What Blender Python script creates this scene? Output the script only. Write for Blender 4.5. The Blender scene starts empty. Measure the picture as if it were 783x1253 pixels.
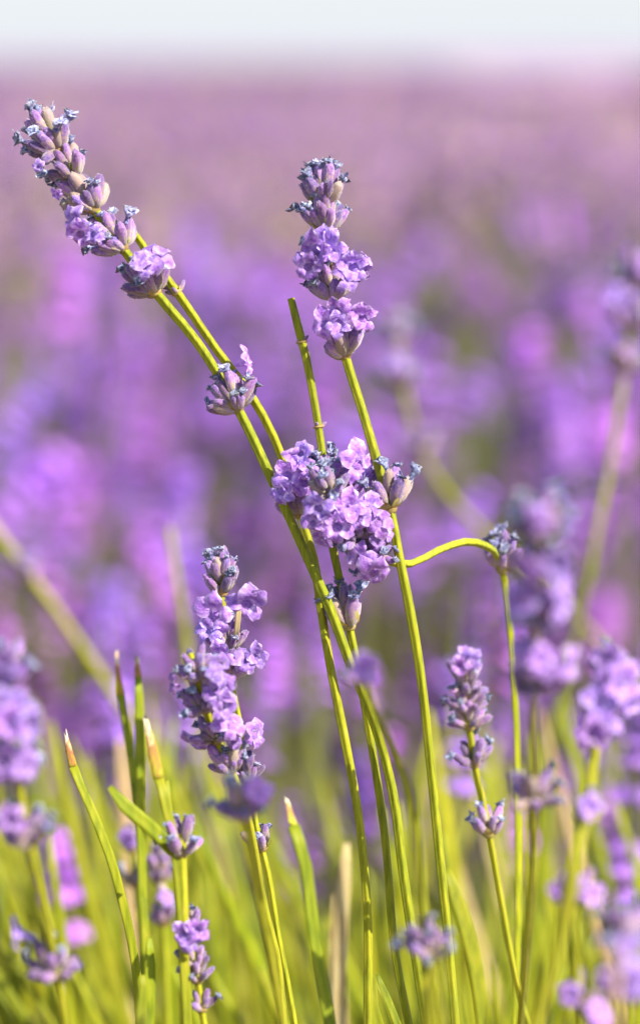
import bpy, math, random
import numpy as np
from mathutils import Vector, Matrix, noise

# ------------------------------------------------------------------ camera, sky, sun, exposure
SC = bpy.context.scene
COL = SC.collection
W, H = 783.0, 1253.0
LENS, D, CAMH = 100.0, 0.80, 0.85            # mm, focus distance m, camera height m
K = LENS / 36.0 * H                          # focal length in photo pixels
TH = math.atan((626.5 - 70) / K)             # pitch: the horizon sits near the top of the frame
FWD = Vector((0, math.cos(TH), -math.sin(TH)))
UPV = Vector((0, math.sin(TH), math.cos(TH)))
RGT = Vector((1, 0, 0))
CAM = Vector((0, 0, CAMH))

cd = bpy.data.cameras.new('camera'); cam = bpy.data.objects.new('camera', cd); COL.objects.link(cam)
cam.location = CAM; cam.rotation_euler = (math.pi / 2 - TH, 0, 0)
cd.sensor_fit = 'VERTICAL'; cd.sensor_height = 36; cd.sensor_width = 36; cd.lens = LENS
cd.clip_start = 0.02; cd.clip_end = 5000
cd.dof.use_dof = True; cd.dof.focus_distance = D; cd.dof.aperture_fstop = 5.1
SC.camera = cam

SUN_EL, SUN_AZ = math.radians(43), math.radians(52)     # azimuth from "behind the camera" towards the right
S = Vector((math.sin(SUN_AZ) * math.cos(SUN_EL), -math.cos(SUN_AZ) * math.cos(SUN_EL), math.sin(SUN_EL)))
wd = bpy.data.worlds.new('World'); SC.world = wd; wd.use_nodes = True
nt = wd.node_tree
sky = nt.nodes.new('ShaderNodeTexSky'); sky.sky_type = 'NISHITA'; sky.sun_disc = False
sky.sun_elevation = SUN_EL; sky.sun_rotation = math.atan2(S.x, S.y)
sky.air_density = 1.0; sky.dust_density = 0.8; sky.ozone_density = 1.0
# pale summer haze low over the horizon, the same all the way round
tcw = nt.nodes.new('ShaderNodeTexCoord'); sep = nt.nodes.new('ShaderNodeSeparateXYZ'); nt.links.new(tcw.outputs['Generated'], sep.inputs[0])
ab = nt.nodes.new('ShaderNodeMath'); ab.operation = 'ABSOLUTE'; nt.links.new(sep.outputs[2], ab.inputs[0])
mm = nt.nodes.new('ShaderNodeMath'); mm.operation = 'MULTIPLY'; mm.inputs[1].default_value = -7.0; nt.links.new(ab.outputs[0], mm.inputs[0])
ex = nt.nodes.new('ShaderNodeMath'); ex.operation = 'EXPONENT'; nt.links.new(mm.outputs[0], ex.inputs[0])
mixw = nt.nodes.new('ShaderNodeMix'); mixw.data_type = 'RGBA'; nt.links.new(ex.outputs[0], mixw.inputs[0])
nt.links.new(sky.outputs[0], mixw.inputs[6]); mixw.inputs[7].default_value = (4.25, 4.5, 4.85, 1)
nt.links.new(mixw.outputs[2], nt.nodes['Background'].inputs[0]); nt.nodes['Background'].inputs[1].default_value = 0.11
sd = bpy.data.lights.new('sun', 'SUN'); sd.energy = 5.0; sd.angle = math.radians(0.5); sd.color = (1, 0.92, 0.80)
sun = bpy.data.objects.new('sun', sd); COL.objects.link(sun)
sun.rotation_euler = S.to_track_quat('Z', 'Y').to_euler()
SC.view_settings.view_transform = 'Standard'; SC.view_settings.look = 'None'
SC.view_settings.gamma = 1; SC.view_settings.exposure = 0.82
SC.cycles.use_denoising = True
SC.cycles.max_bounces = 8; SC.cycles.transparent_max_bounces = 4

RND = random.Random(7)

# ------------------------------------------------------------------ materials
def ramp(n, stops):
    cr = n.color_ramp
    while len(cr.elements) < len(stops): cr.elements.new(0.5)
    for e, (p, c) in zip(cr.elements, stops):
        e.position = p; e.color = (*c, 1)

def material(name, stops, scale=(60, 60, 60), attr=None, amix=0.35, rough=0.6, trans=0.0, sheen=0.0, var=(0.75, 1.2),
             huev=0.02, bump=0.0, bscale=2500, detail=4, spec=0.4):
    m = bpy.data.materials.new(name); m.use_nodes = True
    t = m.node_tree; N = t.nodes; L = t.links
    bs = N['Principled BSDF']; out = N['Material Output']
    tc = N.new('ShaderNodeTexCoord'); mp = N.new('ShaderNodeMapping'); mp.inputs['Scale'].default_value = scale
    L.new(tc.outputs['Object'], mp.inputs[0])
    nz = N.new('ShaderNodeTexNoise'); nz.inputs['Scale'].default_value = 1; nz.inputs['Detail'].default_value = detail
    L.new(mp.outputs[0], nz.inputs['Vector'])
    rp = N.new('ShaderNodeValToRGB'); ramp(rp, stops)
    if attr:
        at = N.new('ShaderNodeAttribute'); at.attribute_name = attr
        mr = N.new('ShaderNodeMapRange'); mr.inputs[1].default_value = 0.25; mr.inputs[2].default_value = 0.75
        mr.inputs[3].default_value = -amix; mr.inputs[4].default_value = amix
        L.new(nz.outputs[0], mr.inputs[0])
        ad = N.new('ShaderNodeMath'); ad.operation = 'ADD'; ad.use_clamp = True
        L.new(at.outputs['Fac'], ad.inputs[0]); L.new(mr.outputs[0], ad.inputs[1]); L.new(ad.outputs[0], rp.inputs[0])
    else:
        mr = N.new('ShaderNodeMapRange'); mr.inputs[1].default_value = 0.28; mr.inputs[2].default_value = 0.72
        L.new(nz.outputs[0], mr.inputs[0]); L.new(mr.outputs[0], rp.inputs[0])
    oi = N.new('ShaderNodeObjectInfo')
    hs = N.new('ShaderNodeHueSaturation')
    v = N.new('ShaderNodeMapRange'); v.inputs[3].default_value = var[0]; v.inputs[4].default_value = var[1]
    L.new(oi.outputs['Random'], v.inputs[0]); L.new(v.outputs[0], hs.inputs['Value'])
    mu = N.new('ShaderNodeMath'); mu.operation = 'MULTIPLY'; mu.inputs[1].default_value = 7.31
    fr = N.new('ShaderNodeMath'); fr.operation = 'FRACT'
    hv = N.new('ShaderNodeMapRange'); hv.inputs[3].default_value = 0.5 - huev; hv.inputs[4].default_value = 0.5 + huev
    L.new(oi.outputs['Random'], mu.inputs[0]); L.new(mu.outputs[0], fr.inputs[0]); L.new(fr.outputs[0], hv.inputs[0])
    L.new(hv.outputs[0], hs.inputs['Hue']); L.new(rp.outputs[0], hs.inputs['Color'])
    L.new(hs.outputs[0], bs.inputs['Base Color'])
    bs.inputs['Roughness'].default_value = rough; bs.inputs['Specular IOR Level'].default_value = spec
    if sheen:
        bs.inputs['Sheen Weight'].default_value = sheen; bs.inputs['Sheen Roughness'].default_value = 0.4
    if bump:
        n2 = N.new('ShaderNodeTexNoise'); n2.inputs['Scale'].default_value = bscale; n2.inputs['Detail'].default_value = 2
        L.new(tc.outputs['Object'], n2.inputs['Vector'])
        bp = N.new('ShaderNodeBump'); bp.inputs['Strength'].default_value = bump; bp.inputs['Distance'].default_value = 0.0003
        L.new(n2.outputs[0], bp.inputs['Height']); L.new(bp.outputs[0], bs.inputs['Normal'])
    if trans:
        tr = N.new('ShaderNodeBsdfTranslucent'); L.new(hs.outputs[0], tr.inputs[0])
        mx = N.new('ShaderNodeMixShader'); mx.inputs[0].default_value = trans
        L.new(bs.outputs[0], mx.inputs[1]); L.new(tr.outputs[0], mx.inputs[2]); L.new(mx.outputs[0], out.inputs[0])
    return m

M = {}
M['stem'] = material('stem_green', [(0, (.24, .23, .014)), (.25, (.30, .33, .010)), (.55, (.39, .41, .010)), (.9, (.50, .47, .02)), (1, (.56, .50, .10))], (900, 900, 60), rough=.62, sheen=.25,
                     trans=.18, var=(.85, 1.15), huev=.012, bump=.4, bscale=1500, spec=.3, detail=6)
M['leaf'] = material('leaf_green', [(0, (.18, .23, .008)), (.5, (.34, .39, .010)), (1, (.50, .49, .025))], (500, 500, 35), rough=.55,
                     trans=.38, var=(.7, 1.2), huev=.012, bump=.3, bscale=1500)
M['dry'] = material('dry_tip', [(0, (.34, .36, .02)), (.22, (.42, .24, .04)), (.5, (.30, .15, .05)), (.75, (.58, .40, .18)), (1, (.66, .58, .42))], (1400, 1400, 260), attr='t', amix=.38, rough=.85, var=(.8, 1.2))
M['straw'] = material('dead_straw', [(0, (.42, .26, .10)), (.6, (.58, .44, .22)), (1, (.68, .56, .32))], (400, 400, 60), rough=.8, trans=.2)
M['calyx'] = material('calyx_mauve', [(0, (.46, .44, .16)), (.22, (.50, .38, .34)), (.5, (.46, .27, .46)), (.8, (.36, .19, .50)), (1, (.24, .13, .42))],
                      (2300, 2300, 1500), attr='t', amix=.45, rough=.85, sheen=.6, var=(.5, 1.25), huev=.03, bump=1.0, bscale=4500, trans=.08, detail=2)
M['petal'] = material('petal_violet', [(0, (.19, .06, .42)), (.3, (.40, .19, .69)), (.7, (.57, .35, .84)), (1, (.84, .69, .93))],
                      (900, 900, 900), attr='t', amix=.32, rough=.55, trans=.3, sheen=.2, var=(.75, 1.2), huev=.02, bump=1.0, bscale=1900)
M['tuft'] = material('withered_blue', [(0, (.025, .025, .10)), (.35, (.11, .12, .30)), (.7, (.32, .35, .58)), (1, (.70, .72, .84))],
                     (1500, 1500, 1500), attr='t', amix=.5, rough=.85, sheen=.6, var=(.6, 1.15), huev=.02, bump=.8, bscale=5000)
M['fuzz'] = material('woolly_down', [(0, (.50, .42, .55)), (1, (.72, .66, .76))], (900, 900, 900), rough=.9, trans=.4)
M['bract'] = material('bract_tan', [(0, (.28, .16, .05)), (.5, (.50, .36, .12)), (1, (.42, .40, .10))], (800, 800, 300), rough=.7, trans=.25, var=(.7, 1.2))
M['far_petal'] = material('far_petal_violet', [(0, (.20, .07, .42)), (.3, (.40, .15, .66)), (.65, (.58, .27, .78)), (1, (.78, .50, .84))],
                          (45, 45, 45), rough=.7, trans=.3, var=(.45, 1.65), huev=.03)
M['field_petal'] = material('field_petal_violet', [(0, (.17, .07, .37)), (.5, (.34, .16, .56)), (1, (.52, .30, .66))], (3, 3, 3), rough=.8, trans=.25, detail=6)
M['field_calyx'] = material('field_calyx_mauve', [(0, (.19, .11, .27)), (.5, (.37, .23, .38)), (1, (.54, .40, .42))], (2, 2, 2), rough=.8, trans=.15, detail=6)
M['far_calyx'] = material('far_calyx_mauve', [(0, (.20, .11, .31)), (.4, (.42, .24, .46)), (1, (.60, .42, .44))], (60, 60, 60), rough=.8, trans=.15,
                          var=(.6, 1.4), huev=.03)
M['far_green'] = material('far_foliage_green', [(0, (.07, .10, .02)), (.5, (.20, .22, .06)), (1, (.36, .32, .14))], (18, 18, 18), rough=.7, trans=.2,
                          var=(.7, 1.2), huev=.02)
M['soil'] = material('soil_brown', [(0, (.10, .065, .045)), (.5, (.19, .13, .09)), (1, (.30, .22, .15))], (9, 9, 9), rough=.95, detail=8, bump=.5, bscale=60)

# ------------------------------------------------------------------ helpers
def P(px, py, off=0.0):
    s = D + off
    return CAM + s * (FWD + RGT * ((px - 391.5) / K) + UPV * ((626.5 - py) / K))

def mesh(name, verts, faces, mats, t=None, midx=None, smooth=True):
    me = bpy.data.meshes.new(name)
    me.from_pydata([tuple(v) for v in verts], [], faces)
    for m in mats: me.materials.append(M[m])
    if midx is not None: me.polygons.foreach_set('material_index', midx)
    if t is not None:
        a = me.attributes.new('t', 'FLOAT', 'POINT'); a.data.foreach_set('value', np.asarray(t, dtype=np.float32))
    if smooth: me.polygons.foreach_set('use_smooth', [True] * len(me.polygons))
    me.update()
    return me

def obj(name, me, parent=None, mat=None, loc=None):
    o = bpy.data.objects.new(name, me); COL.objects.link(o)
    if parent: o.parent = parent
    if mat is not None: o.matrix_basis = mat
    elif loc is not None: o.location = loc
    return o

def tag(o, label=None, cat=None, group=None, kind=None):
    for k, v in (('label', label), ('category', cat), ('group', group), ('kind', kind)):
        if v: o[k] = v
    return o

def basis(z, up=Vector((0, 0, 1)), roll=0.0):
    z = z.normalized()
    x = up.cross(z)
    if x.length < 1e-4: x = Vector((1, 0, 0)).cross(z)
    x.normalize(); y = z.cross(x)
    m = Matrix((x, y, z)).transposed()
    return m @ Matrix.Rotation(roll, 3, 'Z')

def spline(pts, step=0.005):
    """Catmull-Rom through (Vector, radius) points -> dense list of (Vector, radius)."""
    out = []
    n = len(pts)
    Q = [p[0] for p in pts]
    dl = [max(1e-6, (Q[i + 1] - Q[i]).length) for i in range(n - 1)]
    tan = []
    for i in range(n):                      # tangents weighted by segment length, so uneven spacing never overshoots
        if i == 0: tan.append((Q[1] - Q[0]) / dl[0])
        elif i == n - 1: tan.append((Q[-1] - Q[-2]) / dl[-1])
        else: tan.append(((Q[i] - Q[i - 1]) / dl[i - 1] * dl[i] + (Q[i + 1] - Q[i]) / dl[i] * dl[i - 1]) / (dl[i - 1] + dl[i]))
    for i in range(n - 1):
        L = dl[i]; k = max(2, int(L / step))
        for j in range(k):
            u = j / k; u2 = u * u; u3 = u2 * u
            v = Q[i] * (2 * u3 - 3 * u2 + 1) + tan[i] * (L * (u3 - 2 * u2 + u)) + Q[i + 1] * (3 * u2 - 2 * u3) + tan[i + 1] * (L * (u3 - u2))
            out.append((v, pts[i][1] + (pts[i + 1][1] - pts[i][1]) * u))
    out.append(pts[-1])
    return out

def tube(path, seg=12, square=0.13, flat=1.0, groove=0.0, cap=True, face=None, rnd=None, wob=0.05):
    """Swept square-ish stem or flattened blade; path = dense [(Vector, r)]."""
    V, F = [], []
    n = len(path)
    prev = face or Vector((0.3, -1, 0.2))
    ph = rnd.uniform(0, 9) if rnd else 0
    for i, (p, r) in enumerate(path):
        a = path[max(i - 1, 0)][0]; b = path[min(i + 1, n - 1)][0]
        tg = (b - a).normalized()
        x = prev - tg * prev.dot(tg)
        x.normalize(); y = tg.cross(x); prev = x
        w = 1 + wob * noise.noise(Vector((i * .21, ph, 0))) * 2
        for k in range(seg):
            th = 2 * math.pi * k / seg
            rr = r * w * (1 + square * math.cos(4 * th) - (.10 if square > .1 and k % 4 == 2 else 0))
            g = 1 - groove * max(0, math.cos(th)) ** 6
            V.append(p + (x * math.cos(th) * flat * g + y * math.sin(th)) * rr)
    for i in range(n - 1):
        for k in range(seg):
            k2 = (k + 1) % seg
            F.append((i * seg + k, i * seg + k2, (i + 1) * seg + k2, (i + 1) * seg + k))
    if cap:
        F.append(tuple(range(seg))[::-1]); F.append(tuple((n - 1) * seg + k for k in range(seg)))
    return V, F

CLUMP = Vector((0.0, 0.86, 0.0))
def base_of(path_pts, z=0.30):
    """continue a stem downward out of the frame to the crown of the plant"""
    a, b = path_pts[-2][0], path_pts[-1][0]
    d = (b - a).normalized()
    if d.z > -0.35: d.z = -0.35; d.normalize()
    q = b + d * ((b.z - z) / -d.z * 0.9)
    q.z = z
    q.x = q.x * 0.6 + CLUMP.x * 0.4; q.y = q.y * 0.6 + CLUMP.y * 0.4
    return q

# ------------------------------------------------------------------ flower pieces (shared mesh data)
def make_calyx(sd, L=0.0062, seg=10, rings=9, shut=False):
    r = random.Random(sd)
    prof = [(0, .28), (.06, .55), (.2, .86), (.42, 1.02), (.62, 1.0), (.8, .9), (.92, .74), (1.0, .45)]
    V, F, T = [], [], []
    R = 0.00115 * r.uniform(.9, 1.12)
    bend = r.uniform(-.12, .12); tw = r.uniform(-.3, .3)
    for i in range(rings):
        u = i / (rings - 1)
        for j in range(len(prof) - 1):
            if prof[j][0] <= u <= prof[j + 1][0]:
                f = (u - prof[j][0]) / (prof[j + 1][0] - prof[j][0]); rad = prof[j][1] + f * (prof[j + 1][1] - prof[j][1]); break
        for k in range(seg):
            th = 2 * math.pi * k / seg + tw * u
            rib = 1 + (.13 if k % 2 else -.13) * min(1, u * 4)
            rr = R * rad * rib * (1 + r.uniform(-.05, .05))
            zz = u * L + (r.uniform(-.25, .5) * .001 if i == rings - 1 else 0)
            V.append(Vector((rr * math.cos(th) + bend * L * u * u, rr * math.sin(th), zz)))
            T.append(min(1, max(0, u + r.uniform(-.06, .06) + (-.20 if k % 2 else .16))))  # ribs paler, grooves darker: highlight and recess shade put into the colour
    for i in range(rings - 1):
        for k in range(seg):
            k2 = (k + 1) % seg
            F.append((i * seg + k, i * seg + k2, (i + 1) * seg + k2, (i + 1) * seg + k))
    V.append(Vector((bend * L, 0, L * (1.06 if shut else .93)))); T.append(1.0)
    c = len(V) - 1
    for k in range(seg): F.append(((rings - 1) * seg + k, (rings - 1) * seg + (k + 1) % seg, c))
    mi = [0] * len(F)
    for q in range(110):                     # woolly down
        i = r.randrange(1, rings - 1); k = r.randrange(seg)
        p = V[i * seg + k].lerp(V[i * seg + (k + 1) % seg], r.random()).lerp(V[(i + 1) * seg + k], r.random() * .8)
        d = Vector((p.x - bend * L * (i / rings) ** 2, p.y, 0)).normalized() + Vector((r.uniform(-.5, .5), r.uniform(-.5, .5), r.uniform(.1, .9)))
        e = d.cross(Vector((r.uniform(-1, 1), r.uniform(-1, 1), r.uniform(-1, 1)))).normalized() * .00005
        i0 = len(V); V += [p - e, p + e, p + d.normalized() * r.uniform(.0002, .00045)]; T += [.5, .5, .5]; F.append((i0, i0 + 1, i0 + 2)); mi.append(1)
    return mesh('flower_bud', V, F, ['calyx', 'fuzz'], T, mi)

def make_tuft(sd, L=0.0027):
    r = random.Random(sd)
    V, F, T = [], [], []
    seg, rings = 8, 7
    bend = Vector((r.uniform(-.5, .5), r.uniform(-.5, .5), 0)) * L
    for i in range(rings):
        u = i / (rings - 1)
        rad = .00062 * (1 + .9 * max(0, u - .45) * 1.6) * (1 - .15 * math.sin(u * 6))
        for k in range(seg):
            th = 2 * math.pi * k / seg + u * .7
            rr = rad * r.uniform(.7, 1.35) * (1.5 if (i >= rings - 2 and k % 2) else 1)
            V.append(Vector((rr * math.cos(th), rr * math.sin(th), u * L + (r.uniform(-.4, .5) * .001 if i >= rings - 2 else 0))) + bend * u * u)
            T.append(r.uniform(.15, .6) + .4 * u * r.random())
    for i in range(rings - 1):
        for k in range(seg):
            k2 = (k + 1) % seg
            F.append((i * seg + k, i * seg + k2, (i + 1) * seg + k2, (i + 1) * seg + k))
    V.append(bend + Vector((0, 0, L * .8))); T.append(.2); c = len(V) - 1
    for k in range(seg): F.append(((rings - 1) * seg + k, (rings - 1) * seg + (k + 1) % seg, c))
    for q in range(4):                      # curled dry lobes standing off the end
        a = r.uniform(0, 6.28); d = Vector((math.cos(a), math.sin(a), r.uniform(.0, .7))); s = Vector((-d.y, d.x, r.uniform(-.4, .4)))
        b = bend + Vector((0, 0, L * r.uniform(.6, .95))); ln = r.uniform(.0009, .0016); w = r.uniform(.0003, .0006)
        i0 = len(V)
        for (e, f, h) in ((0, -.6, 0), (0, .6, 0), (.6, 1, .1), (.6, -1, .1), (1, .5, .45), (1, -.5, .45)):
            V.append(b + d * ln * e + s * w * f + Vector((0, 0, h * ln))); T.append(r.uniform(.3, 1))
        F += [(i0, i0 + 1, i0 + 2, i0 + 3), (i0 + 3, i0 + 2, i0 + 4, i0 + 5)]
    return mesh('withered_floret', V, F, ['tuft'], T)

def make_floret(sd, wilt=0.0):
    """two-lipped lavender corolla, mouth at the origin facing +Z, +Y up"""
    r = random.Random(sd)
    V, F, T = [], [], []
    seg = 10
    for i, (z, rad) in enumerate(((-.0042, .0007), (-.0025, .0008), (-.0010, .0011), (0.0, .00145))):
        for k in range(seg):
            th = 2 * math.pi * k / seg
            V.append(Vector((rad * math.cos(th), rad * math.sin(th), z))); T.append(.55 + .1 * i / 3)
    for i in range(3):
        for k in range(seg):
            k2 = (k + 1) % seg
            F.append((i * seg + k, i * seg + k2, (i + 1) * seg + k2, (i + 1) * seg + k))
    i0 = len(V); V.append(Vector((0, 0, -.0009))); T.append(0.15)
    for k in range(seg): F.append((3 * seg + k, 3 * seg + (k + 1) % seg, i0))
    lobes = [(62, .0046, .0026, 22), (118, .0046, .0026, 22), (200, .0034, .0019, 50), (270, .0038, .0021, 62), (340, .0034, .0019, 50)]
    nu, nv = 6, 6
    for (ang, L, Wd, tilt) in lobes:
        a = math.radians(ang + r.uniform(-9, 9)); L *= r.uniform(.85, 1.3); Wd *= r.uniform(.8, 1.2)
        tl = math.radians(tilt + r.uniform(-24, 24) + 30 - wilt)
        rad = Vector((math.cos(a), math.sin(a), 0)); sid = Vector((-math.sin(a), math.cos(a), 0)); zf = Vector((0, 0, 1))
        curl = r.uniform(.5, 1.5); ph = r.uniform(0, 6.28); cup = r.uniform(-.35, .5)
        b0 = len(V)
        for j in range(nv):
            v = j / (nv - 1)
            wv = Wd * (0.66 + .95 * v * (1.1 - v)) * (1.0 if v < .8 else math.sqrt(max(0.03, 1 - ((v - .8) / .2) ** 2 * .88)))
            for i in range(nu):
                u = -1 + 2 * i / (nu - 1)
                ang2 = tl + curl * (v ** 1.6) * .8
                fwd_ = math.cos(ang2); outd = math.sin(ang2)
                lv = L * v * (1 - .10 * u * u * v)
                p = rad * (.0012 + outd * lv) + zf * (fwd_ * lv) + sid * (u * wv)
                p += (zf * .8 - rad * .4) * (cup * wv * u * u + .00045 * math.sin(5.5 * u + ph + 3 * v) * v + .0004 * math.sin(9 * v + ph * 2) * (.3 + abs(u)) * v + r.uniform(-.0002, .0002) * v)
                if j >= nv - 2: p = p + rad * r.uniform(-.00035, .00025) + zf * r.uniform(-.0003, .0003)
                V.append(p)
                T.append(min(1, max(0, .25 + .55 * v + r.uniform(-.12, .12) + (.14 if abs(u) > .9 else 0) - (.25 if i in (2, 3) and v > .3 else 0) + (.35 if v < .25 else 0))))
        for j in range(nv - 1):
            for i in range(nu - 1):
                q = b0 + j * nu + i
                F.append((q, q + 1, q + nu + 1, q + nu))
    return mesh('floret', V, F, ['petal'], T)

CALYX = [make_calyx(100 + i, L=.0062 * (0.86 + .06 * (i % 5)), shut=(i % 3 == 0)) for i in range(9)]
M['spent'] = material('spent_calyx', [(0, (.40, .34, .16)), (.5, (.44, .32, .30)), (1, (.34, .24, .32))], (900, 900, 300), rough=.85, sheen=.4, var=(.7, 1.1), bump=.8, bscale=4500)
for i in range(1):                           # spent, browned calyces among the fresh ones
    c = CALYX[i * 3 + 1].copy(); c.materials[0] = M['spent']; CALYX.append(c)
TUFT = [make_tuft(200 + i, L=.0020 + .0003 * (i % 5)) for i in range(9)]
FLORET = [make_floret(300 + i, wilt=(0, 12, 34, 0, 48, 20)[i % 6]) for i in range(14)]

def bract_mesh(rnd, size, n=4):
    """node ring with papery pointed bracts: origin at whorl base, +Z along the stem"""
    V, F = [], []
    for q in range(n):
        a = 2 * math.pi * (q + rnd.uniform(-.2, .2)) / n
        d = Vector((math.cos(a), math.sin(a), 0)); s = Vector((-d.y, d.x, 0))
        L = .0030 * size * rnd.uniform(.7, 1.15); w = .0013 * size * rnd.uniform(.8, 1.2)
        i0 = len(V)
        for (u, ww, o, h) in ((0, .5, .0010, -.0005), (.3, 1, .0022, .0006), (.65, .8, .0031, .0021), (1, .06, .0038, .0040)):
            for f in (-1, 0, 1):
                V.append(d * (o * size + (.0003 * size if f == 0 else 0)) + s * w * ww * f + Vector((0, 0, h * size * L / .0046 / size)))
        for j in range(3):
            for k in range(2):
                q0 = i0 + j * 3 + k
                F.append((q0, q0 + 1, q0 + 4, q0 + 3))
    i0 = len(V)
    for j, (z, r) in enumerate(((-.0011, .0013), (-.0004, .00185), (.0004, .0019), (.0012, .0013))):
        for k in range(10):
            th = 2 * math.pi * k / 10
            rr = r * rnd.uniform(.92, 1.1) * (.75 + .25 * size)
            V.append(Vector((rr * math.cos(th), rr * math.sin(th), z * size)))
    for j in range(3):
        for k in range(10):
            k2 = (k + 1) % 10
            F.append((i0 + j * 10 + k, i0 + j * 10 + k2, i0 + j * 10 + 10 + k2, i0 + j * 10 + 10 + k))
    return mesh('flower_whorl', V, F, ['bract'])

def whorl(root, base, c, axis, n=9, size=1.0, spread=50, tuft=.5, florets=(), rfl=0, seed=0, off=0.0):
    """one whorl: bract ring (part) carrying buds, open and withered florets (sub-parts); c, axis in world space"""
    rnd = random.Random(seed)
    axis = axis.normalized()
    A = basis(axis)
    w = obj('flower_whorl', bract_mesh(rnd, size), root, Matrix.Translation(c - base) @ A.to_4x4())
    Ai = A.inverted()
    def put(name, me, pos, rot, sc):        # pos (world, relative to c), rot world 3x3
        return obj(name, me, w, Matrix.Translation(Ai @ pos) @ (Ai @ rot).to_4x4() @ Matrix.Scale(sc, 4))
    if n > 5: n = int(n * 1.55)
    inner = max(2, int(n * .42)) if n > 5 else (1 if n > 3 else 0)
    outer = n - inner
    size *= 1.1
    ph = rnd.uniform(0, 6.28)
    spots = []
    for i in range(outer):
        spots.append((ph + 2 * math.pi * (i + rnd.uniform(-.28, .28)) / outer, spread * rnd.uniform(.72, 1.18), 0.0011, rnd.uniform(-.0005, .0007)))
    for i in range(inner):
        spots.append((ph + 2 * math.pi * (i + rnd.uniform(-.3, .3)) / inner + .5, spread * rnd.uniform(.15, .62), 0.0010, rnd.uniform(.0012, .0034)))
    free = list(range(len(spots))); rnd.shuffle(free)
    openers = set(free[:rfl])
    for i, (az, sp, r0, h) in enumerate(spots):
        rad = A @ Vector((math.cos(az), math.sin(az), 0))
        sp = math.radians(sp)
        d = (axis * math.cos(sp) + rad * math.sin(sp)).normalized()
        pos = rad * r0 * size + axis * h * size
        me = rnd.choice(CALYX)
        sc = size * rnd.uniform(.82, 1.12)
        put('flower_bud', me, pos, basis(d, axis, rnd.uniform(0, 6.28)), sc)
        tip = pos + d * .0060 * sc
        if i in openers:
            fd = (d + rad * .5 + Vector((0, 0, -.1))).normalized()
            put('floret', rnd.choice(FLORET), tip + fd * .0022 * size, basis(fd, axis + Vector((0, 0, .3)), rnd.uniform(-.4, .4)), size * rnd.uniform(.8, 1.05))
        elif rnd.random() < tuft:
            td = (d + Vector((rnd.uniform(-.3, .3), rnd.uniform(-.3, .3), rnd.uniform(-.1, .4)))).normalized()
            put('withered_floret', rnd.choice(TUFT), tip - d * .0009 * sc, basis(td, axis, rnd.uniform(0, 6.28)), size * rnd.uniform(.6, 1.0))
    for fl in florets:                      # open florets seen in the photograph, at their own place on the whorl
        if len(florets) > 4 and rnd.random() < .30: continue
        px, py, fs = fl[:3]
        front = fl[3] if len(fl) > 3 else 1
        q = P(px, py, off)
        lat = (q - c); lat -= axis * lat.dot(axis)
        R = .0095 * size
        dep = math.sqrt(max(0, R * R - lat.length ** 2))
        q = q + (-FWD) * dep * front
        rel = q - c
        rad = (rel - axis * rel.dot(axis))
        rad = rad.normalized() if rad.length > 1e-5 else -FWD
        fd = (rad * 1.0 + (-FWD) * .55 * front + axis * .25 + Vector((rnd.uniform(-.65, .65), rnd.uniform(-.4, .4), rnd.uniform(-.55, .5)))).normalized()
        put('floret', rnd.choice(FLORET), rel, basis(fd, axis + Vector((0, 0, .5)), rnd.uniform(-.9, .9)), fs * rnd.uniform(.74, 1.08))
        cb = rad * .0010
        d = (rel - fd * .0030 - cb)
        if d.length > .003:
            put('flower_bud', rnd.choice(CALYX), cb, basis(d, axis, rnd.uniform(0, 6.28)), min(1.45, max(.7, d.length / .0060)))
    return w

def nearest(path, c2):
    best, bi = 1e9, 0
    for i, (p, r) in enumerate(path):
        # compare in image space
        v = p - CAM; s = v.dot(FWD)
        x = 391.5 + K * v.dot(RGT) / s; y = 626.5 - K * v.dot(UPV) / s
        dd = (x - c2[0]) ** 2 + (y - c2[1]) ** 2
        if dd < best: best, bi = dd, i
    return bi

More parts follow.
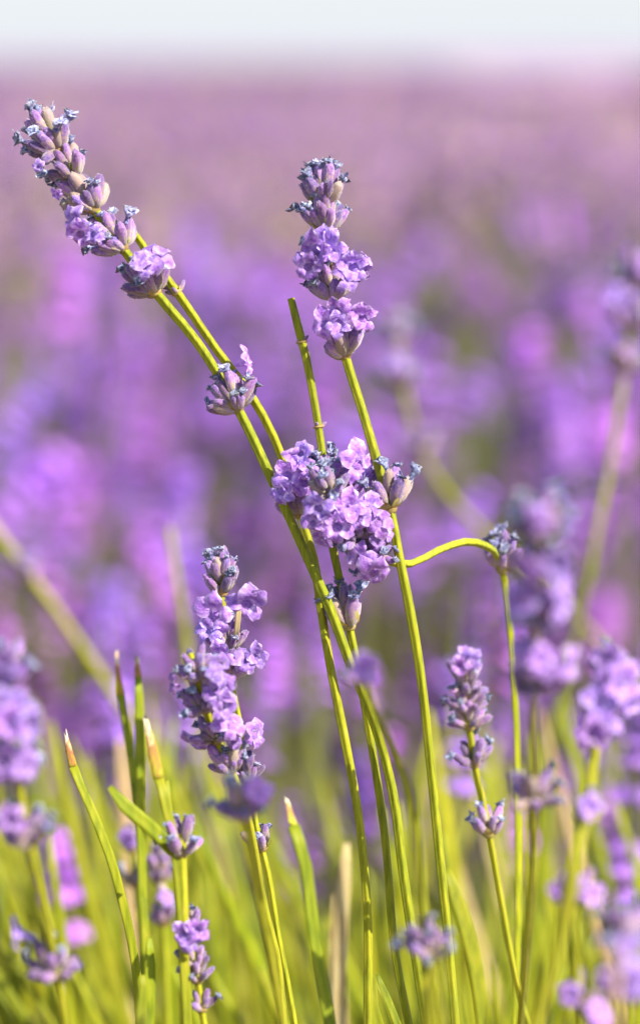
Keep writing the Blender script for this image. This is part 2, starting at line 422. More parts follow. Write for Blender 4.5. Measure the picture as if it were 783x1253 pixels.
SEED = [1000]
def stalk(name, label, cat, pts, r=.0012, whorls=(), mat='stem', group=None, rtip=None, extend=True, flat=1.0, square=.15, groove=0.0, dry=None, seed=None):
    """pts: (px, py, off[, radius]) from the tip downward.  whorls: dicts with px, py of the whorl's base."""
    SEED[0] += 17; sd = seed or SEED[0]
    rnd = random.Random(sd)
    r *= .93
    PP = [(P(p[0], p[1], p[2]), p[3] if len(p) > 3 else r) for p in pts]
    if rtip: PP[0] = (PP[0][0], rtip)
    if extend:
        q = base_of(PP); PP.append((q, r * 1.1))
    path = spline(PP)
    base = path[-1][0].copy()
    root = bpy.data.objects.new(name, None); COL.objects.link(root); root.location = base; root.empty_display_size = .01
    tag(root, label, cat, group)
    loc = [(p - base, rr) for p, rr in path]
    if dry:                                  # a dried tip: its own part, butted on the green part
        k = max(2, int(len(loc) * dry)) if dry < 1 else int(dry)
        dp = loc[:k + 1]
        dp = [((dp[i][0] * (1 - f) + dp[i + 1][0] * f), dp[i][1] * (1 - f) + dp[i + 1][1] * f) for i in range(len(dp) - 1) for f in (0, .25, .5, .75)] + [dp[-1]]
        V, F = tube(dp, 12, .06, flat, rnd=rnd, wob=.18)
        tg = (dp[0][0] - dp[1][0]).normalized()
        tt = []
        for i in range(len(dp)):
            for q in range(12):
                u = 1 - i / (len(dp) - 1)
                tt.append(u)
                if i == 0: V[q] = V[q] + tg * rnd.uniform(-.0012, .0018)          # frayed end
                elif i < len(dp) - 1: V[i * 12 + q] = V[i * 12 + q] + (V[i * 12 + q] - dp[i][0]) * rnd.uniform(-.3, .15) * u
        obj('dry_tip', mesh('dry_tip', V, F, ['dry'], tt), root)
        loc = loc[k:]
    V, F = tube(loc, 16, square, flat, groove, rnd=rnd); obj('stem' if flat > .6 else 'blade', mesh('stem', V, F, [mat]), root)
    for i, w in enumerate(whorls):
        w = dict(w)
        bi = nearest(path, (w.pop('px'), w.pop('py')))
        c = path[bi][0]
        tg = path[max(0, bi - 3)][0] - path[min(len(path) - 1, bi + 3)][0]
        if 'axis' in w:
            ax = w.pop('axis'); tg = RGT * ax[0] + UPV * ax[1] - FWD * ax[2]
        off = (c - CAM).dot(FWD) - D
        whorl(root, base, c, tg, seed=sd * 31 + i, off=off, **w)
    return root

def wh(px, py, n=9, size=1.0, spread=50, tuft=.5, florets=(), **k):
    d = dict(px=px, py=py, n=n, size=size, spread=spread, tuft=tuft, florets=florets); d.update(k); return d

# ------------------------------------------------------------------ the ground
gs = 2500.0
NG = 40
gv, gf = [], []
xs = [math.copysign(abs(u) ** 3, u) * gs for u in np.linspace(-1, 1, NG)]
for yy in xs:
    for xx in xs:
        h = .02 * noise.noise(Vector((xx * 1.3, yy * 1.3, 0))) if abs(xx) + abs(yy) < 60 else 0
        gv.append((xx, yy, h - .01))
for j in range(NG - 1):
    for i in range(NG - 1):
        a = j * NG + i; gf.append((a, a + 1, a + NG + 1, a + NG))
tag(obj('ground', mesh('ground', gv, gf, ['soil'])), kind='structure')

# ------------------------------------------------------------------ background plants
def blade_arrays(rng, n, radius, h0, h1, spread, wid, fill=True):
    """n thin bent blades (two quads each) fanning from a crown; numpy verts, faces"""
    a = rng.uniform(0, 2 * np.pi, n); rr = radius * .35 * np.sqrt(rng.uniform(0, 1, n))
    b = np.stack([rr * np.cos(a), rr * np.sin(a), rng.uniform(0, .08, n)], 1)
    L = rng.uniform(h0, h1, n); til = spread * np.sqrt(rng.uniform(0.02, 1, n)); az = a + rng.normal(0, .5, n)
    d = np.stack([np.sin(til) * np.cos(az), np.sin(til) * np.sin(az), np.cos(til)], 1)
    s = np.stack([-np.sin(az + rng.normal(0, .8, n)), np.cos(az), np.zeros(n)], 1)
    s /= np.linalg.norm(s, axis=1)[:, None]
    V = np.zeros((n, 6, 3))
    for k, (u, w) in enumerate(((.0, .8), (.55, 1.0), (1.0, .15))):
        c = b + d * (L * u)[:, None]; c[:, 2] -= (til * L * .25) * u * u
        V[:, 2 * k] = c - s * wid * w; V[:, 2 * k + 1] = c + s * wid * w
    idx = np.arange(n)[:, None] * 6
    F = np.concatenate([idx + np.array([0, 1, 3, 2]), idx + np.array([2, 3, 5, 4])], 0)
    return V.reshape(-1, 3), F

def np_mesh(name, V, F, mats, midx=None):
    me = bpy.data.meshes.new(name)
    nf, k = F.shape
    me.vertices.add(len(V)); me.vertices.foreach_set('co', np.asarray(V, dtype=np.float32).ravel())
    me.loops.add(nf * k); me.loops.foreach_set('vertex_index', np.asarray(F, dtype=np.int32).ravel())
    me.polygons.add(nf); me.polygons.foreach_set('loop_start', np.arange(0, nf * k, k, dtype=np.int32))
    for m in mats: me.materials.append(M[m])
    if midx is not None: me.polygons.foreach_set('material_index', np.asarray(midx, dtype=np.int32))
    me.update(calc_edges=True); me.validate()
    return me

def head_arrays(rng, whorls=6, gap=.0075, per=7, flor=3):
    """a small flower spike as quads; faces 0 = petal, 1 = calyx"""
    V, F, Mi = [], [], []
    def quad(p, mi):
        i = len(V); V.extend(p); F.append((i, i + 1, i + 2, i + 3)); Mi.append(mi)
    z = 0.0
    for w in range(whorls):
        sc = 1.0 - .35 * w / whorls
        for k in range(per):
            a = 2 * np.pi * (k + rng.uniform(-.3, .3)) / per
            d = np.array([np.cos(a) * .7, np.sin(a) * .7, .72]); s = np.array([-np.sin(a), np.cos(a), 0]); o = np.cross(d, s)
            b = np.array([0, 0, z]) + d * .001
            L = .0065 * sc; r = .0013 * sc
            for (e, f) in ((s, o), (o, s)):
                quad([b - e * r * .5, b + e * r * .5, b + d * L + e * r, b + d * L - e * r], 1)
            if k < flor:
                c = b + d * (L + .001)
                for q in range(4):
                    t = 2 * np.pi * q / 4 + rng.uniform(0, 1)
                    e = (s * np.cos(t) + o * np.sin(t)); g = (o * np.cos(t) - s * np.sin(t)); e2 = e * .0042 * sc + d * .0012
                    quad([c - g * .0010, c + g * .0010, c + e2 + g * .0021 * sc, c + e2 - g * .0021 * sc], 0)
        z += gap * (1 if w else 1.7) * rng.uniform(.85, 1.15)
    return np.array(V), np.array(F), np.array(Mi)

HEADS = []
for i in range(6):
    rng = np.random.default_rng(40 + i)
    V, F, Mi = head_arrays(rng, whorls=3 + i % 3, flor=4 + i % 4)
    HEADS.append(np_mesh('flower_head', V, F, ['far_petal', 'far_calyx'], Mi))
STEMS = []
for i in range(6):
    r = random.Random(60 + i)
    Ls = .30
    path = spline([(Vector((0, 0, 0)), .0016), (Vector((r.uniform(-.01, .01), .004, Ls * .5)), .0014), (Vector((0, 0, Ls)), .0012), (Vector((0, 0, Ls + .05)), .0008)], .06)
    V, F = tube(path, 5, 0, cap=False)
    STEMS.append(mesh('flower_stalk', V, F, ['far_green']))
FOL = []
for i in range(3):
    rng = np.random.default_rng(80 + i)
    V, F = blade_arrays(rng, 900, .5, .16, .40, 1.05, .0024)
    FOL.append(np_mesh('foliage', V, F, ['far_green']))

def bush(x, y, s, label, n, seed, hmin=.42, hmax=.66):
    r = random.Random(seed)
    root = bpy.data.objects.new('lavender_bush', None); COL.objects.link(root); root.location = (x, y, 0)
    tag(root, label, 'bush', 'lavender bushes in the rows behind')
    f = obj('foliage', FOL[seed % 3], root); f.rotation_euler.z = r.uniform(0, 6); f.scale = (s, s, s); f['kind'] = 'stuff'
    for k in range(n):
        if k % 9 == 0: ca, cr, ch = r.uniform(0, 2 * math.pi), math.sqrt(r.random()), r.uniform(-.05, .04)     # stalks stand in tufts
        a = ca + r.gauss(0, .075) / max(.25, cr); rad = min(1.05, max(.02, cr + r.gauss(0, .055)))
        til = rad * .75 + r.uniform(-.08, .08)
        L = (r.uniform(hmin, hmax) + ch) / max(.6, math.cos(til) ** .5)
        d = Vector((math.sin(til) * math.cos(a), math.sin(til) * math.sin(a), math.cos(til)))
        b = Vector((.16 * rad * math.cos(a), .16 * rad * math.sin(a), .02))
        zs = (L - .05) / .30
        Mx = basis(d, roll=r.uniform(0, 6.28))
        o = obj('flower_stalk', STEMS[k % 6], root, Matrix.Translation(b) @ Mx.to_4x4() @ Matrix.Diagonal((1, 1, zs, 1)))
        hs = r.uniform(1.1, 1.9)
        h = obj('flower_head', HEADS[r.randrange(6)], o, Matrix.Translation((0, 0, .298)) @ Matrix.Diagonal((hs, hs, hs / zs, 1)))

ROT = math.radians(9)
def rowpos(u, v):                 # u along the row, v across
    return u * math.cos(ROT) - v * math.sin(ROT), u * math.sin(ROT) + v * math.cos(ROT)
ROW0, PITCH = 2.05, 1.35
bush_labels = {0: 'blurred violet lavender bush in the first row behind the sharp stalks', 1: 'hazy lavender bush in the second row behind the sharp stalks'}
sd = 500
for v, us, n in ((ROW0, (-.30, .28, .84, -.88), 225), (ROW0 + PITCH, (-.55, .05, .6, 1.15), 200)):
    for u in us:
        sd += 1
        x, y = rowpos(u + .33, v)
        bush(x, y, 1.0, bush_labels[0 if v == ROW0 else 1], n, sd)

# farther rows: nobody could count them
def field(name, v0, v1, step, halfang, dens, hv, label, seed):
    rng = np.random.default_rng(seed)
    Vs, Fs, Ms = [], [], []
    nv = 0
    v = v0
    while v < v1:
        half = v * halfang + .6
        n = int(dens * 2 * half)
        u = rng.uniform(-half, half, n); w = np.clip(rng.normal(0, .24, n), -.5, .5)
        x = u * math.cos(ROT) - (v + w) * math.sin(ROT); y = u * math.sin(ROT) + (v + w) * math.cos(ROT)
        top = (.46 + .17 * np.sqrt(np.clip(1 - (w / .52) ** 2, 0, 1))) * rng.uniform(.84, 1.10, n) * (1 + .10 * np.sin(u * 5.7 + v * 3))
        k = hv                                           # quads per head
        c = np.stack([x, y, top - .03], 1)[:, None, :] + rng.normal(0, 1, (n, k, 3)) * np.array([.008, .008, .022])
        e = rng.normal(0, 1, (n, k, 3)); e /= np.linalg.norm(e, axis=2)[..., None]
        g = np.cross(e, rng.normal(0, 1, (n, k, 3))); g /= np.linalg.norm(g, axis=2)[..., None]
        q = (.0055 * math.sqrt(12 / k)) * rng.uniform(.7, 1.5, (n, k, 1))
        V = np.stack([c - e * q - g * q, c + e * q - g * q, c + e * q + g * q, c - e * q + g * q], 2).reshape(-1, 3)
        F = nv + np.arange(len(V)).reshape(-1, 4)
        Vs.append(V); Fs.append(F); fade = np.repeat(.08 + .34 * np.clip(.5 + .5 * np.sin(x * 1.1 + 1.4 * np.sin(y * .55) + 2.0) + .3 * np.sin(x * 2.7 - y * .9), 0, 1), k)   # patches past their bloom
        pick = rng.random(len(F)); Ms.append(np.where(pick < fade * .55, 3, np.where(pick < fade * .8, 2, np.where(rng.random(len(F)) < .5, 1, 0)))); nv += len(V)
        # stems and leaves
        m = n * 2
        x2 = np.repeat(x, 2) + rng.normal(0, .03, m); y2 = np.repeat(y, 2) + rng.normal(0, .03, m); t2 = np.repeat(top, 2) * rng.uniform(.55, .92, m)
        sx = rng.normal(0, .05, m); sy = rng.normal(0, .05, m); wd_ = .0035 * math.sqrt(12 / k)
        an = rng.uniform(0, 3.14, m); ox, oy = np.cos(an) * wd_, np.sin(an) * wd_
        V = np.stack([np.stack([x2 - sx - ox, y2 - sy - oy, t2 * 0 + .02], 1), np.stack([x2 - sx + ox, y2 - sy + oy, t2 * 0 + .02], 1),
                      np.stack([x2 + ox, y2 + oy, t2], 1), np.stack([x2 - ox, y2 - oy, t2], 1)], 1).reshape(-1, 3)
        F = nv + np.arange(len(V)).reshape(-1, 4)
        Vs.append(V); Fs.append(F); Ms.append(np.full(len(F), 2)); nv += len(V)
        v += step
    me = np_mesh(name, np.concatenate(Vs), np.concatenate(Fs), ['field_petal', 'field_calyx', 'far_green', 'straw'], np.concatenate(Ms))
    return tag(obj(name, me), label, 'lavender field', kind='stuff')

field('lavender_rows', ROW0 + 2 * PITCH, 14, PITCH, .22, 420, 12, 'hazy mauve lavender rows beyond the nearest bushes', 5)
field('distant_lavender', 14.2, 60, PITCH, .19, 60, 7, 'pale mauve lavender field running to the horizon', 6)

# far field surface: rounded rows of flowers
V, F = [], []
ys = list(np.arange(58, 150, .34)) + list(np.linspace(150, 900, 60))
xsn = np.linspace(-1, 1, 40)
for j, yy in enumerate(ys):
    for i, xx in enumerate(xsn):
        x = xx * (yy * .30 + 4)
        ph = (yy - math.tan(ROT) * x) / PITCH
        z = .42 + .16 * math.cos(2 * math.pi * ph) * (1 if yy < 150 else 0) + .05 * noise.noise(Vector((x * .8, yy * .8, 0)))
        V.append((x, yy, z))
nx = len(xsn)
for j in range(len(ys) - 1):
    for i in range(nx - 1):
        a = j * nx + i; F.append((a, a + 1, a + nx + 1, a + nx))
tag(obj('horizon_lavender', mesh('horizon_lavender', V, F, ['field_calyx'])), 'thin mauve band of lavender along the horizon', 'lavender field', kind='stuff')

# ------------------------------------------------------------------ the sharp stalks
stalk('lavender_stalk', 'long leaning lavender stalk with its head tipped far over beside the cut stem', 'lavender',
      [(70, 183, 0), (90, 215, 0), (115, 255, 0), (150, 303, 0), (190, 357, 0), (240, 417, 0), (291, 500, 0), (335, 592, -.002), (375, 680, -.004), (405, 748, -.005),
       (432, 822, -.004), (456, 880, -.002), (480, 968, 0), (493, 1067, 0), (508, 1170, 0), (521, 1253, 0)], r=.00132, rtip=.0007,
      whorls=[wh(74, 188, 15, 1.25, 46, .5, [(52, 210, .45)]), wh(90, 214, 10, 1.1, 55, .3), wh(115, 254, 13, 1.2, 50, .55, [(76, 243, .45)]),
              wh(147, 301, 13, 1.2, 52, .5, [(97, 277, .85), (103, 291, .9), (118, 292, .7)]),
              wh(189, 356, 13, 1.1, 54, .6, [(193, 320, 1.15), (182, 330, .8)]), wh(290, 500, 13, 1.08, 54, .6, [(302, 444, .9, 0)])], seed=11)
stalk('lavender_stalk', 'bare-topped stalk running close beside the long leaning one, purple tuft halfway', 'lavender',
      [(163, 283, .004), (190, 322, .004), (217, 358, .004), (265, 428, .004), (306, 482, .004), (335, 535, .005), (352, 580, .006), (366, 628, .006), (384, 684, .004),
       (392, 740, .002), (404, 815, 0), (419, 891, -.001), (439, 1002, -.003), (449, 1108, -.004), (450, 1253, -.004)], r=.00120, rtip=.0009,
      whorls=[wh(216, 356, 4, .5, 65, .1), wh(367, 630, 10, 1.15, 46, .15, [(352, 583, 1.0), (373, 592, 1.05), (345, 602, .9), (362, 565, .9)])], seed=12)
stalk('lavender_stalk', 'upright lavender stalk whose gapped head ends in a ball of open florets', 'lavender',
      [(396, 238, 0), (397, 262, 0), (399, 300, 0), (404, 345, 0), (411, 385, 0), (422, 435, 0), (440, 492, -.001), (460, 560, -.003), (477, 622, -.004), (488, 680, -.004),
       (502, 750, -.003), (515, 830, -.002), (525, 920, 0), (538, 1050, 0), (550, 1170, 0), (557, 1253, 0)], r=.00128, rtip=.0007,
      whorls=[wh(396, 255, 15, 1.15, 40, .7), wh(398, 285, 12, 1.12, 42, .55), wh(400, 322, 10, .95, 46, .4, [(396, 300, 1.05), (388, 311, 1.0), (404, 309, .9), (377, 330, .9)]),
              wh(408, 371, 12, 1.05, 48, .5, [(432, 330, 1.1), (449, 328, .9, 0), (425, 345, .9)]),
              wh(421, 432, 9, 1.02, 48, .2, [(425, 380, 1.1), (398, 400, 1.1), (412, 402, 1.05), (432, 402, 1.1), (443, 392, .95), (412, 385, .9), (400, 415, .95), (436, 415, .95)]),
              wh(483, 632, 6, 1.3, 40, .7)], seed=13)
stalk('lavender_stalk', 'topless cut stem rising out of the crowded central flower cluster', 'lavender',
      [(356, 365, .003), (364, 397, .003), (375, 440, .003), (386, 500, .003), (393, 545, .003), (399, 600, .003), (406, 665, .002), (417, 715, .001), (427, 765, 0), (440, 830, .002),
       (452, 897, .003), (471, 1026, .004), (484, 1170, .004), (500, 1253, .004)], r=.00112, rtip=.00095,
      whorls=[wh(368, 413, 2, .35, 70, 0), wh(388, 512, 2, .35, 60, 0),
              wh(402, 607, 16, 1.12, 44, .85, [(437, 570, 1.1), (430, 585, 1.0), (368, 556, .9), (445, 590, 1.0), (378, 577, .8)]),
              wh(428, 765, 7, 1.3, 27, .8)], seed=14)
stalk('lavender_stalk', 'lavender stalk with its neck bent sideways and its head drooping into the central cluster', 'lavender',
      [(404, 607, -.012, .0008), (416, 632, -.010, .0009), (432, 656, -.006), (450, 673, -.003), (472, 686, .002), (502, 690, .007), (535, 674, .012), (568, 663, .018), (594, 668, .026),
       (610, 684, .036), (617, 712, .042), (624, 770, .045), (630, 860, .048), (633, 960, .05), (634, 1080, .05), (630, 1253, .05)], r=.00108,
      whorls=[wh(406, 612, 9, .95, 55, .75, [(390, 622, .95), (383, 640, .9)]),
              wh(432, 655, 11, 1.0, 62, .7, [(400, 632, 1.1), (412, 645, 1.05), (425, 624, 1.1), (438, 634, 1.1), (455, 622, 1.0), (462, 640, 1.05), (470, 628, .95), (396, 655, .8)], axis=(-.5, .7, .5)),
              wh(466, 683, 10, .95, 66, .7, [(440, 684, 1.0), (457, 700, 1.05), (470, 650, .9), (462, 662, .8)], axis=(-.3, .3, .8)),
              wh(614, 694, 9, 1.15, 40, .5, axis=(.15, 1, .2))], seed=15)
stalk('lavender_stalk', 'lavender stalk with a tall violet head in open bloom overlapped by a thin budded one', 'lavender',
      [(271, 695, 0), (271, 725, 0), (276, 770, 0), (281, 815, 0), (285, 845, 0), (297, 905, 0), (304, 955, .002), (313, 1010, .003), (327, 1066, .004), (340, 1146, .005), (353, 1212, .006), (360, 1253, .006)],
      r=.00095, rtip=.0006,
      whorls=[wh(271, 705, 9, .95, 30, .5), wh(272, 728, 10, .98, 42, .3), wh(278, 785, 9, 1.0, 50, .3,
                 [(252, 735, 1.1), (247, 755, 1.05), (264, 752, 1.15), (258, 770, 1.1), (303, 738, 1.15), (304, 757, 1.15), (268, 738, .9), (297, 745, .9)]),
              wh(283, 828, 9, 1.0, 50, .2, [(277, 788, 1.1), (304, 790, 1.15), (301, 808, 1.15), (313, 803, .9), (272, 800, 1.0), (288, 800, .9)]),
              wh(304, 960, 6, .75, 45, .7, [(312, 898, .9)]), wh(322, 1052, 5, .85, 38, .6)], seed=16)
stalk('lavender_stalk', 'thin lavender stalk with scattered narrow buds crossing in front of the tall violet head', 'lavender',
      [(232, 800, -.028, .0010), (243, 830, -.026), (252, 868, -.022), (266, 905, -.018), (283, 942, -.014), (300, 985, -.010), (312, 1040, -.008), (324, 1110, -.006), (338, 1165, -.004), (347, 1253, -.002)],
      r=.00100,
      whorls=[wh(243, 832, 8, .9, 50, .45, [(268, 828, .95), (270, 812, .8)]), wh(252, 868, 9, .92, 55, .45, [(212, 836, .75), (268, 845, 1.0), (272, 862, .9)]),
              wh(266, 905, 8, .92, 52, .35, [(284, 885, .9)]), wh(281, 938, 8, .9, 52, .3, [(240, 905, .8), (287, 905, .8)])], seed=17)
stalk('lavender_stalk', 'slim lavender spike of tight blue-tipped buds with one small whorl lower on its stem', 'lavender',
      [(568, 820, -.035), (571, 850, -.035), (574, 890, -.034), (580, 935, -.033), (588, 970, -.032), (598, 1020, -.03), (612, 1100, -.028), (630, 1195, -.026), (645, 1253, -.025)],
      r=.00098, rtip=.0006,
      whorls=[wh(569, 829, 7, .82, 34, .2, [(560, 812, .8), (573, 808, .85), (566, 803, .7)]), wh(571, 852, 8, .78, 62, .35), wh(572, 874, 8, .82, 64, .3), wh(574, 897, 8, .82, 62, .3),
              wh(578, 928, 8, .86, 60, .3), wh(598, 1030, 6, .9, 40, .6)], seed=18)
stalk('lavender_stalk', 'small dark purple lavender spike low among bright green leaves', 'lavender',
      [(233, 1135, -.03), (237, 1165, -.03), (242, 1200, -.03), (247, 1235, -.03), (251, 1262, -.03)], r=.0009, rtip=.0006,
      whorls=[wh(235, 1152, 7, .8, 40, .1, [(228, 1136, .75), (243, 1133, .75), (234, 1148, .7)]), wh(239, 1180, 7, .72, 50, .3), wh(242, 1205, 7, .7, 52, .3), wh(246, 1230, 7, .7, 52, .2)], seed=19)

# ------------------------------------------------------------------ softer stalks of the same plant, nearer and farther than the sharp ones
stalk('lavender_stalk', 'big soft lavender stalk with a stacked head beside the bent-necked one', 'lavender',
      [(660, 625, -.17), (659, 680, -.16), (657, 740, -.15), (655, 800, -.14), (654, 860, -.13), (653, 980, -.10), (650, 1080, -.09), (641, 1200, -.07), (636, 1253, -.06)], r=.0010, rtip=.0007,
      whorls=[wh(660, 660, 14, 1.05, 46, .35, [(655, 640, .8)]), wh(659, 705, 12, 1.0, 52, .4, [(645, 690, .9), (675, 690, .9)]), wh(657, 765, 13, 1.05, 55, .2, [(632, 735, 1.0), (655, 728, 1.1), (682, 738, 1.1), (690, 725, .9)]),
              wh(654, 840, 13, 1.05, 55, .2, [(640, 800, 1.0), (660, 806, 1.1), (690, 815, 1.0), (672, 820, .9)]), wh(652, 985, 8, 1.0, 62, .5)], seed=21)
stalk('lavender_stalk', 'soft violet lavender head with plump open florets leaning on a pale slanting stem', 'lavender',
      [(738, 805, -.10), (735, 850, -.10), (728, 910, -.10), (718, 985, -.11), (704, 1050, -.13), (690, 1130, -.13), (668, 1210, -.13), (655, 1253, -.13)], r=.0016, rtip=.0008,
      whorls=[wh(738, 835, 6, .8, 48, .2, [(735, 806, 1.0), (742, 830, .9)]), wh(733, 880, 6, .85, 58, .1, [(752, 835, 1.0), (728, 860, 1.1), (772, 860, 1.0)]),
              wh(727, 912, 6, .85, 50, .2, [(735, 885, 1.1), (718, 895, .9)]), wh(716, 1000, 4, .9, 30, 0, [(714, 984, .9)])], seed=22)
stalk('lavender_stalk', 'soft stalk carrying two pairs of round violet buds under the plump violet head', 'lavender',
      [(702, 1075, -.12), (704, 1120, -.12), (706, 1200, -.12), (708, 1253, -.12)], r=.0009,
      whorls=[wh(702, 1100, 4, .95, 62, 0, [(686, 1082, .8), (717, 1090, .8)]), wh(707, 1238, 4, .95, 60, 0, [(692, 1210, .8), (728, 1236, .8)])], seed=23)
stalk('lavender_stalk', 'blurred lavender head spreading wide in the corner under the pale slanting stem', 'lavender',
      [(765, 1140, -.17), (770, 1180, -.17), (776, 1260, -.17)], r=.0011,
      whorls=[wh(766, 1165, 11, 1.0, 55, .6, [(760, 1150, 1)]), wh(772, 1225, 12, 1.0, 60, .4, [(750, 1190, 1.1), (770, 1195, 1.1)])], seed=24)
stalk('lavender_stalk', 'soft two-lobed lavender whorl low at the foot of the upright stalk', 'lavender',
      [(520, 1140, -.10), (522, 1165, -.10), (530, 1215, -.09), (538, 1260, -.09)], r=.0009, whorls=[wh(521, 1162, 9, .95, 55, .6)], seed=25)
stalk('lavender_stalk', 'pale blurred whorl hanging before the thin budded stalk', 'lavender',
      [(296, 975, -.10), (299, 1000, -.10), (315, 1080, -.09), (333, 1180, -.08), (346, 1260, -.07)], r=.0010, whorls=[wh(300, 1005, 11, 1.0, 55, .5, [(318, 965, .8)])], seed=26)
stalk('lavender_stalk', 'blurred stem with one pale violet floret crossing low over the leaning stalk', 'lavender',
      [(444, 815, -.12), (452, 855, -.12), (475, 905, -.115), (497, 955, -.11), (512, 1030, -.105), (517, 1110, -.10), (520, 1260, -.10)], r=.0010,
      whorls=[wh(450, 845, 3, .85, 40, .2, [(446, 818, .95)])], seed=27)
stalk('lavender_stalk', 'thick blurred lavender head with stacked violet whorls above a lone lower whorl', 'lavender',
      [(6, 800, -.12), (12, 870, -.12), (22, 950, -.115), (36, 1030, -.11), (52, 1100, -.10), (66, 1170, -.09), (82, 1260, -.08)], r=.0011, rtip=.0008,
      whorls=[wh(8, 835, 11, 1.0, 50, .5, [(15, 815, 1.1), (2, 830, 1.1)]), wh(12, 890, 12, 1.05, 52, .2, [(25, 865, 1.2), (2, 870, 1.2), (18, 880, 1.2), (36, 885, 1.0)]),
              wh(22, 955, 11, 1.0, 55, .4, [(10, 930, 1.0), (35, 935, .9)]), wh(34, 1028, 12, 1.0, 55, .5, [(20, 1000, .9)]), wh(68, 1188, 9, 1.0, 58, .5, [(28, 1140, 1.0)])], seed=28)
stalk('lavender_stalk', 'small blue-violet buds on a thin stem hidden among the forked leaves', 'lavender',
      [(160, 1020, .12), (163, 1060, .12), (170, 1130, .12), (176, 1253, .12)], r=.0008, whorls=[wh(160, 1040, 4, .9, 30, .3, [(160, 1025, .7)]), wh(164, 1090, 4, .9, 30, .3)], seed=29)
stalk('lavender_stalk', 'thin stem of purple buds just behind the forked leaves', 'lavender',
      [(194, 1045, .11), (196, 1080, .11), (200, 1130, .11), (206, 1253, .11)], r=.0008,
      whorls=[wh(194, 1062, 6, .9, 35, .3), wh(196, 1090, 6, .9, 38, .2, [(207, 1095, .7)]), wh(199, 1125, 6, .9, 38, .2)], seed=30)
# farther, blurred
stalk('lavender_stalk', 'blurred leaning lavender stalk with separate whorls behind the upright stalk', 'lavender',
      [(484, 400, .45), (489, 440, .45), (500, 500, .45), (517, 555, .45), (545, 600, .45), (585, 645, .45), (640, 690, .45), (700, 750, .45)], r=.0013,
      whorls=[wh(486, 428, 13, 1.5, 48, .5), wh(491, 470, 12, 1.5, 52, .4, [(482, 450, 1.3)]), wh(519, 562, 12, 1.5, 52, .4)], seed=31)
stalk('lavender_stalk', 'blurred tall lavender stalk with blue-grey tufts standing alone behind the stacked head', 'lavender',
      [(778, 320, .33), (772, 370, .33), (766, 435, .33), (755, 510, .33), (742, 590, .33), (722, 690, .33), (700, 790, .34), (670, 920, .35)], r=.0013,
      whorls=[wh(775, 350, 13, 1.5, 50, .4, [(783, 330, 1.2)]), wh(770, 398, 13, 1.55, 54, .3, [(752, 368, 1.3)]), wh(764, 455, 12, 1.4, 52, .4, [])], seed=32)
stalk('lavender_stalk', 'wide blurred diagonal stem with a faded whorl near its top', 'lavender',
      [(-20, 630, .36), (10, 670, .36), (60, 735, .36), (120, 822, .36), (165, 890, .35), (220, 990, .34), (270, 1090, .33), (325, 1210, .32), (345, 1260, .32)], r=.0019,
      whorls=[wh(38, 705, 8, 1.2, 45, .4)], seed=33)
stalk('lavender_stalk', 'blurred bare stem ending in a frayed top behind the tall violet head', 'lavender',
      [(207, 645, .30), (215, 700, .30), (225, 760, .30), (236, 840, .30), (262, 960, .30), (290, 1100, .3), (310, 1260, .3)], r=.0013, seed=34)

# ------------------------------------------------------------------ leaves and cut stems
def blade(label, pts, w=.0018, dry=None, flat=.42, mat='leaf', name='leaf', cat='leaf', group=None, seed=None, extend=True):
    return stalk(name, label, cat, pts, r=w, rtip=w * .4, mat=mat, flat=flat, square=0, groove=.55, dry=dry, group=group, seed=seed, extend=extend)
blade('sharp narrow green leaf with a dry brown tip standing apart from the others', [(81, 898, -.01), (90, 938, -.01), (110, 985, -.01), (134, 1045, -.01), (152, 1110, -.008), (166, 1180, -.006), (172, 1253, -.005)], .0014, dry=2)
blade('broad curved green leaf with an orange dead tip beside the long stems', [(351, 978, -.035, .0013), (359, 1010, -.05), (374, 1060, -.05), (381, 1120, -.05), (391, 1190, -.05), (404, 1253, -.05)], .0018, dry=3)
blade('short folded green leaf poking up at the foot of the leaning stalk', [(461, 1192, -.004), (472, 1218, -.004), (486, 1253, -.004)], .0013, flat=.3)
blade('second short leaf tight against the folded one', [(463, 1205, -.002), (467, 1230, -.002), (476, 1258, -.002)], .0010, flat=.3)
blade('dark green leaf bending away beside the upright stalk', [(545, 1062, .05), (562, 1110, .05), (578, 1165, .05), (592, 1253, .05)], .0026)
blade('fork leaf with an orange tip rising from a dark node', [(179, 882, -.035), (188, 925, -.035), (202, 980, -.035), (216, 1045, -.035), (222, 1110, -.035), (226, 1180, -.035), (230, 1253, -.035)], .0015, dry=3)
blade('short inner leaf of the fork', [(205, 955, -.03), (208, 1000, -.03), (217, 1050, -.033)], .0012, extend=False)
blade('side leaf of the fork reaching out sideways', [(134, 963, -.04), (152, 985, -.04), (180, 1008, -.038), (214, 1042, -.035)], .0020, extend=False)
blade('upright soft leaf with a pale dry end behind the fork', [(168, 808, .05), (170, 850, .05), (172, 920, .05), (173, 1010, .05), (175, 1120, .05), (178, 1253, .05)], .0016, dry=1)
blade('soft leaf with a withered end beside the upright soft leaf', [(143, 800, .06), (148, 850, .06), (158, 910, .06), (168, 990, .055), (176, 1100, .05), (180, 1253, .05)], .0013, dry=2)
blade('bright stubby leaf low beside the small dark purple spike', [(183, 1148, -.03, .0012), (184, 1180, -.03), (182, 1253, -.03)], .0017)
blade('stubby leaf tip beside the sharp narrow leaf foot', [(175, 1193, -.035, .0011), (175, 1220, -.035), (172, 1258, -.035)], .0016)
stalk('lavender_stalk', 'ragged tuft of pale withered buds sitting in the leaf fork', 'lavender', [(222, 1020, -.034), (222, 1045, -.034), (224, 1090, -.034), (227, 1253, -.034)], r=.0013,
      whorls=[wh(221, 1045, 7, .95, 42, .9)], seed=41)
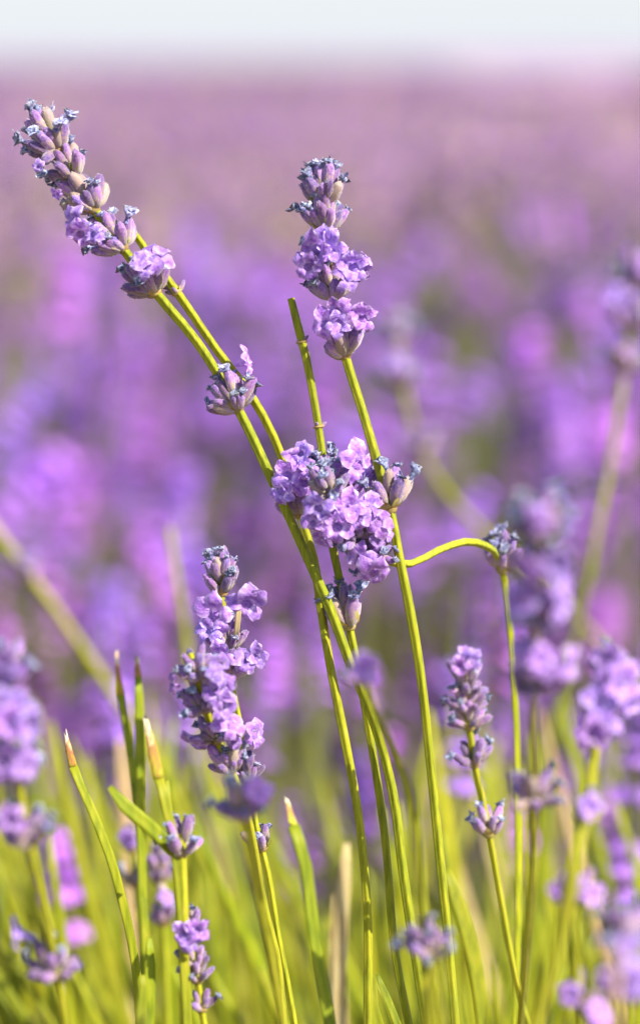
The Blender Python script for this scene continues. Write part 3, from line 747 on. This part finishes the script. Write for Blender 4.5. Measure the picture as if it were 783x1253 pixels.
blade('blurred straw-coloured dead leaf between the green stems', [(424, 1032, .10), (420, 1080, .10), (416, 1150, .10), (414, 1253, .10)], .0026, mat='straw')
blade('second straw-coloured dead leaf half hidden behind the long stem', [(412, 1095, .14), (412, 1150, .14), (416, 1253, .14)], .0028, mat='straw')
blade('blurred tan dead leaf behind the forked leaves', [(148, 905, .28), (153, 960, .28), (160, 1060, .28), (168, 1253, .28)], .0028, mat='straw')
blade('tan withered stub standing inside the tall violet head', [(293, 726, -.008, .0009), (292, 750, -.008), (288, 785, -.004)], .0009, mat='straw', flat=.6, extend=False)

# ------------------------------------------------------------------ the body of the foreground plant: bare stems and leaves, each its own part
croot = bpy.data.objects.new('lavender_clump', None); COL.objects.link(croot); croot.location = (CLUMP.x, CLUMP.y + .12, 0)
tag(croot, 'dense clump of blurred yellow-green leaves and stems around the sharp stalks', 'lavender plant')
rnd = random.Random(99)
CB = croot.location
def clump_blade(px, py, off, lean, w, mat):
    top = P(px, py, off)
    b = Vector((CB.x + (top.x - CB.x) * .55 - lean * .25, CB.y + (top.y - CB.y) * .6, .24))
    mid = top * .45 + b * .55 + Vector((rnd.uniform(-.02, .02) - lean * .02, rnd.uniform(-.02, .02), 0))
    path = spline([(top - CB, w * .35), (top * .8 + mid * .2 - CB + Vector((rnd.uniform(-.004, .004), 0, 0)), w * .9), (mid - CB, w), (b - CB, w * .9)], .02)
    V, F = tube(path, 8, 0, rnd.uniform(.4, .9), groove=.4, rnd=rnd)
    return obj('stem' if mat == 'stem' else 'leaf', mesh('leaf', V, F, [mat]), croot)
for i in range(215):
    off = rnd.uniform(.14, .60) if i < 207 else rnd.uniform(-.22, -.15)
    px = rnd.uniform(-120, 900)
    py = (rnd.uniform(850, 1150) if off > .2 else rnd.uniform(960, 1200)) if off > 0 else rnd.uniform(1150, 1240)
    
    clump_blade(px, py, off, rnd.uniform(-.55, .12), rnd.uniform(.0014, .0026), 'leaf' if rnd.random() < .6 else ('stem' if rnd.random() < .9 else 'straw'))
for i in range(60):                       # flowering stalks at the back of the clump, far out of focus
    off = rnd.uniform(.30, .85); px = rnd.uniform(-60, 850); py = rnd.uniform(690, 1010)
    if off > .6: py -= 60
    top = P(px, py, off); b = Vector((CB.x + (top.x - CB.x) * .6, CB.y + (top.y - CB.y) * .75, .24)); d = top - b
    zs = (d.length - .05) / .30
    o = obj('flower_stalk', STEMS[i % 6], croot, Matrix.Translation(b - CB) @ basis(d, roll=rnd.uniform(0, 6)).to_4x4() @ Matrix.Diagonal((1, 1, zs, 1)))
    hs = rnd.uniform(.8, 1.15)
    obj('flower_head', HEADS[rnd.randrange(6)], o, Matrix.Translation((0, 0, .298)) @ Matrix.Diagonal((hs, hs, hs / zs, 1)))
rng = np.random.default_rng(3)
V, F = blade_arrays(rng, 2600, .62, .16, .42, 1.0, .0022)
tag(obj('foliage', np_mesh('foliage', V + np.array([0, .02, .02]), F, ['leaf']), croot), kind='stuff')
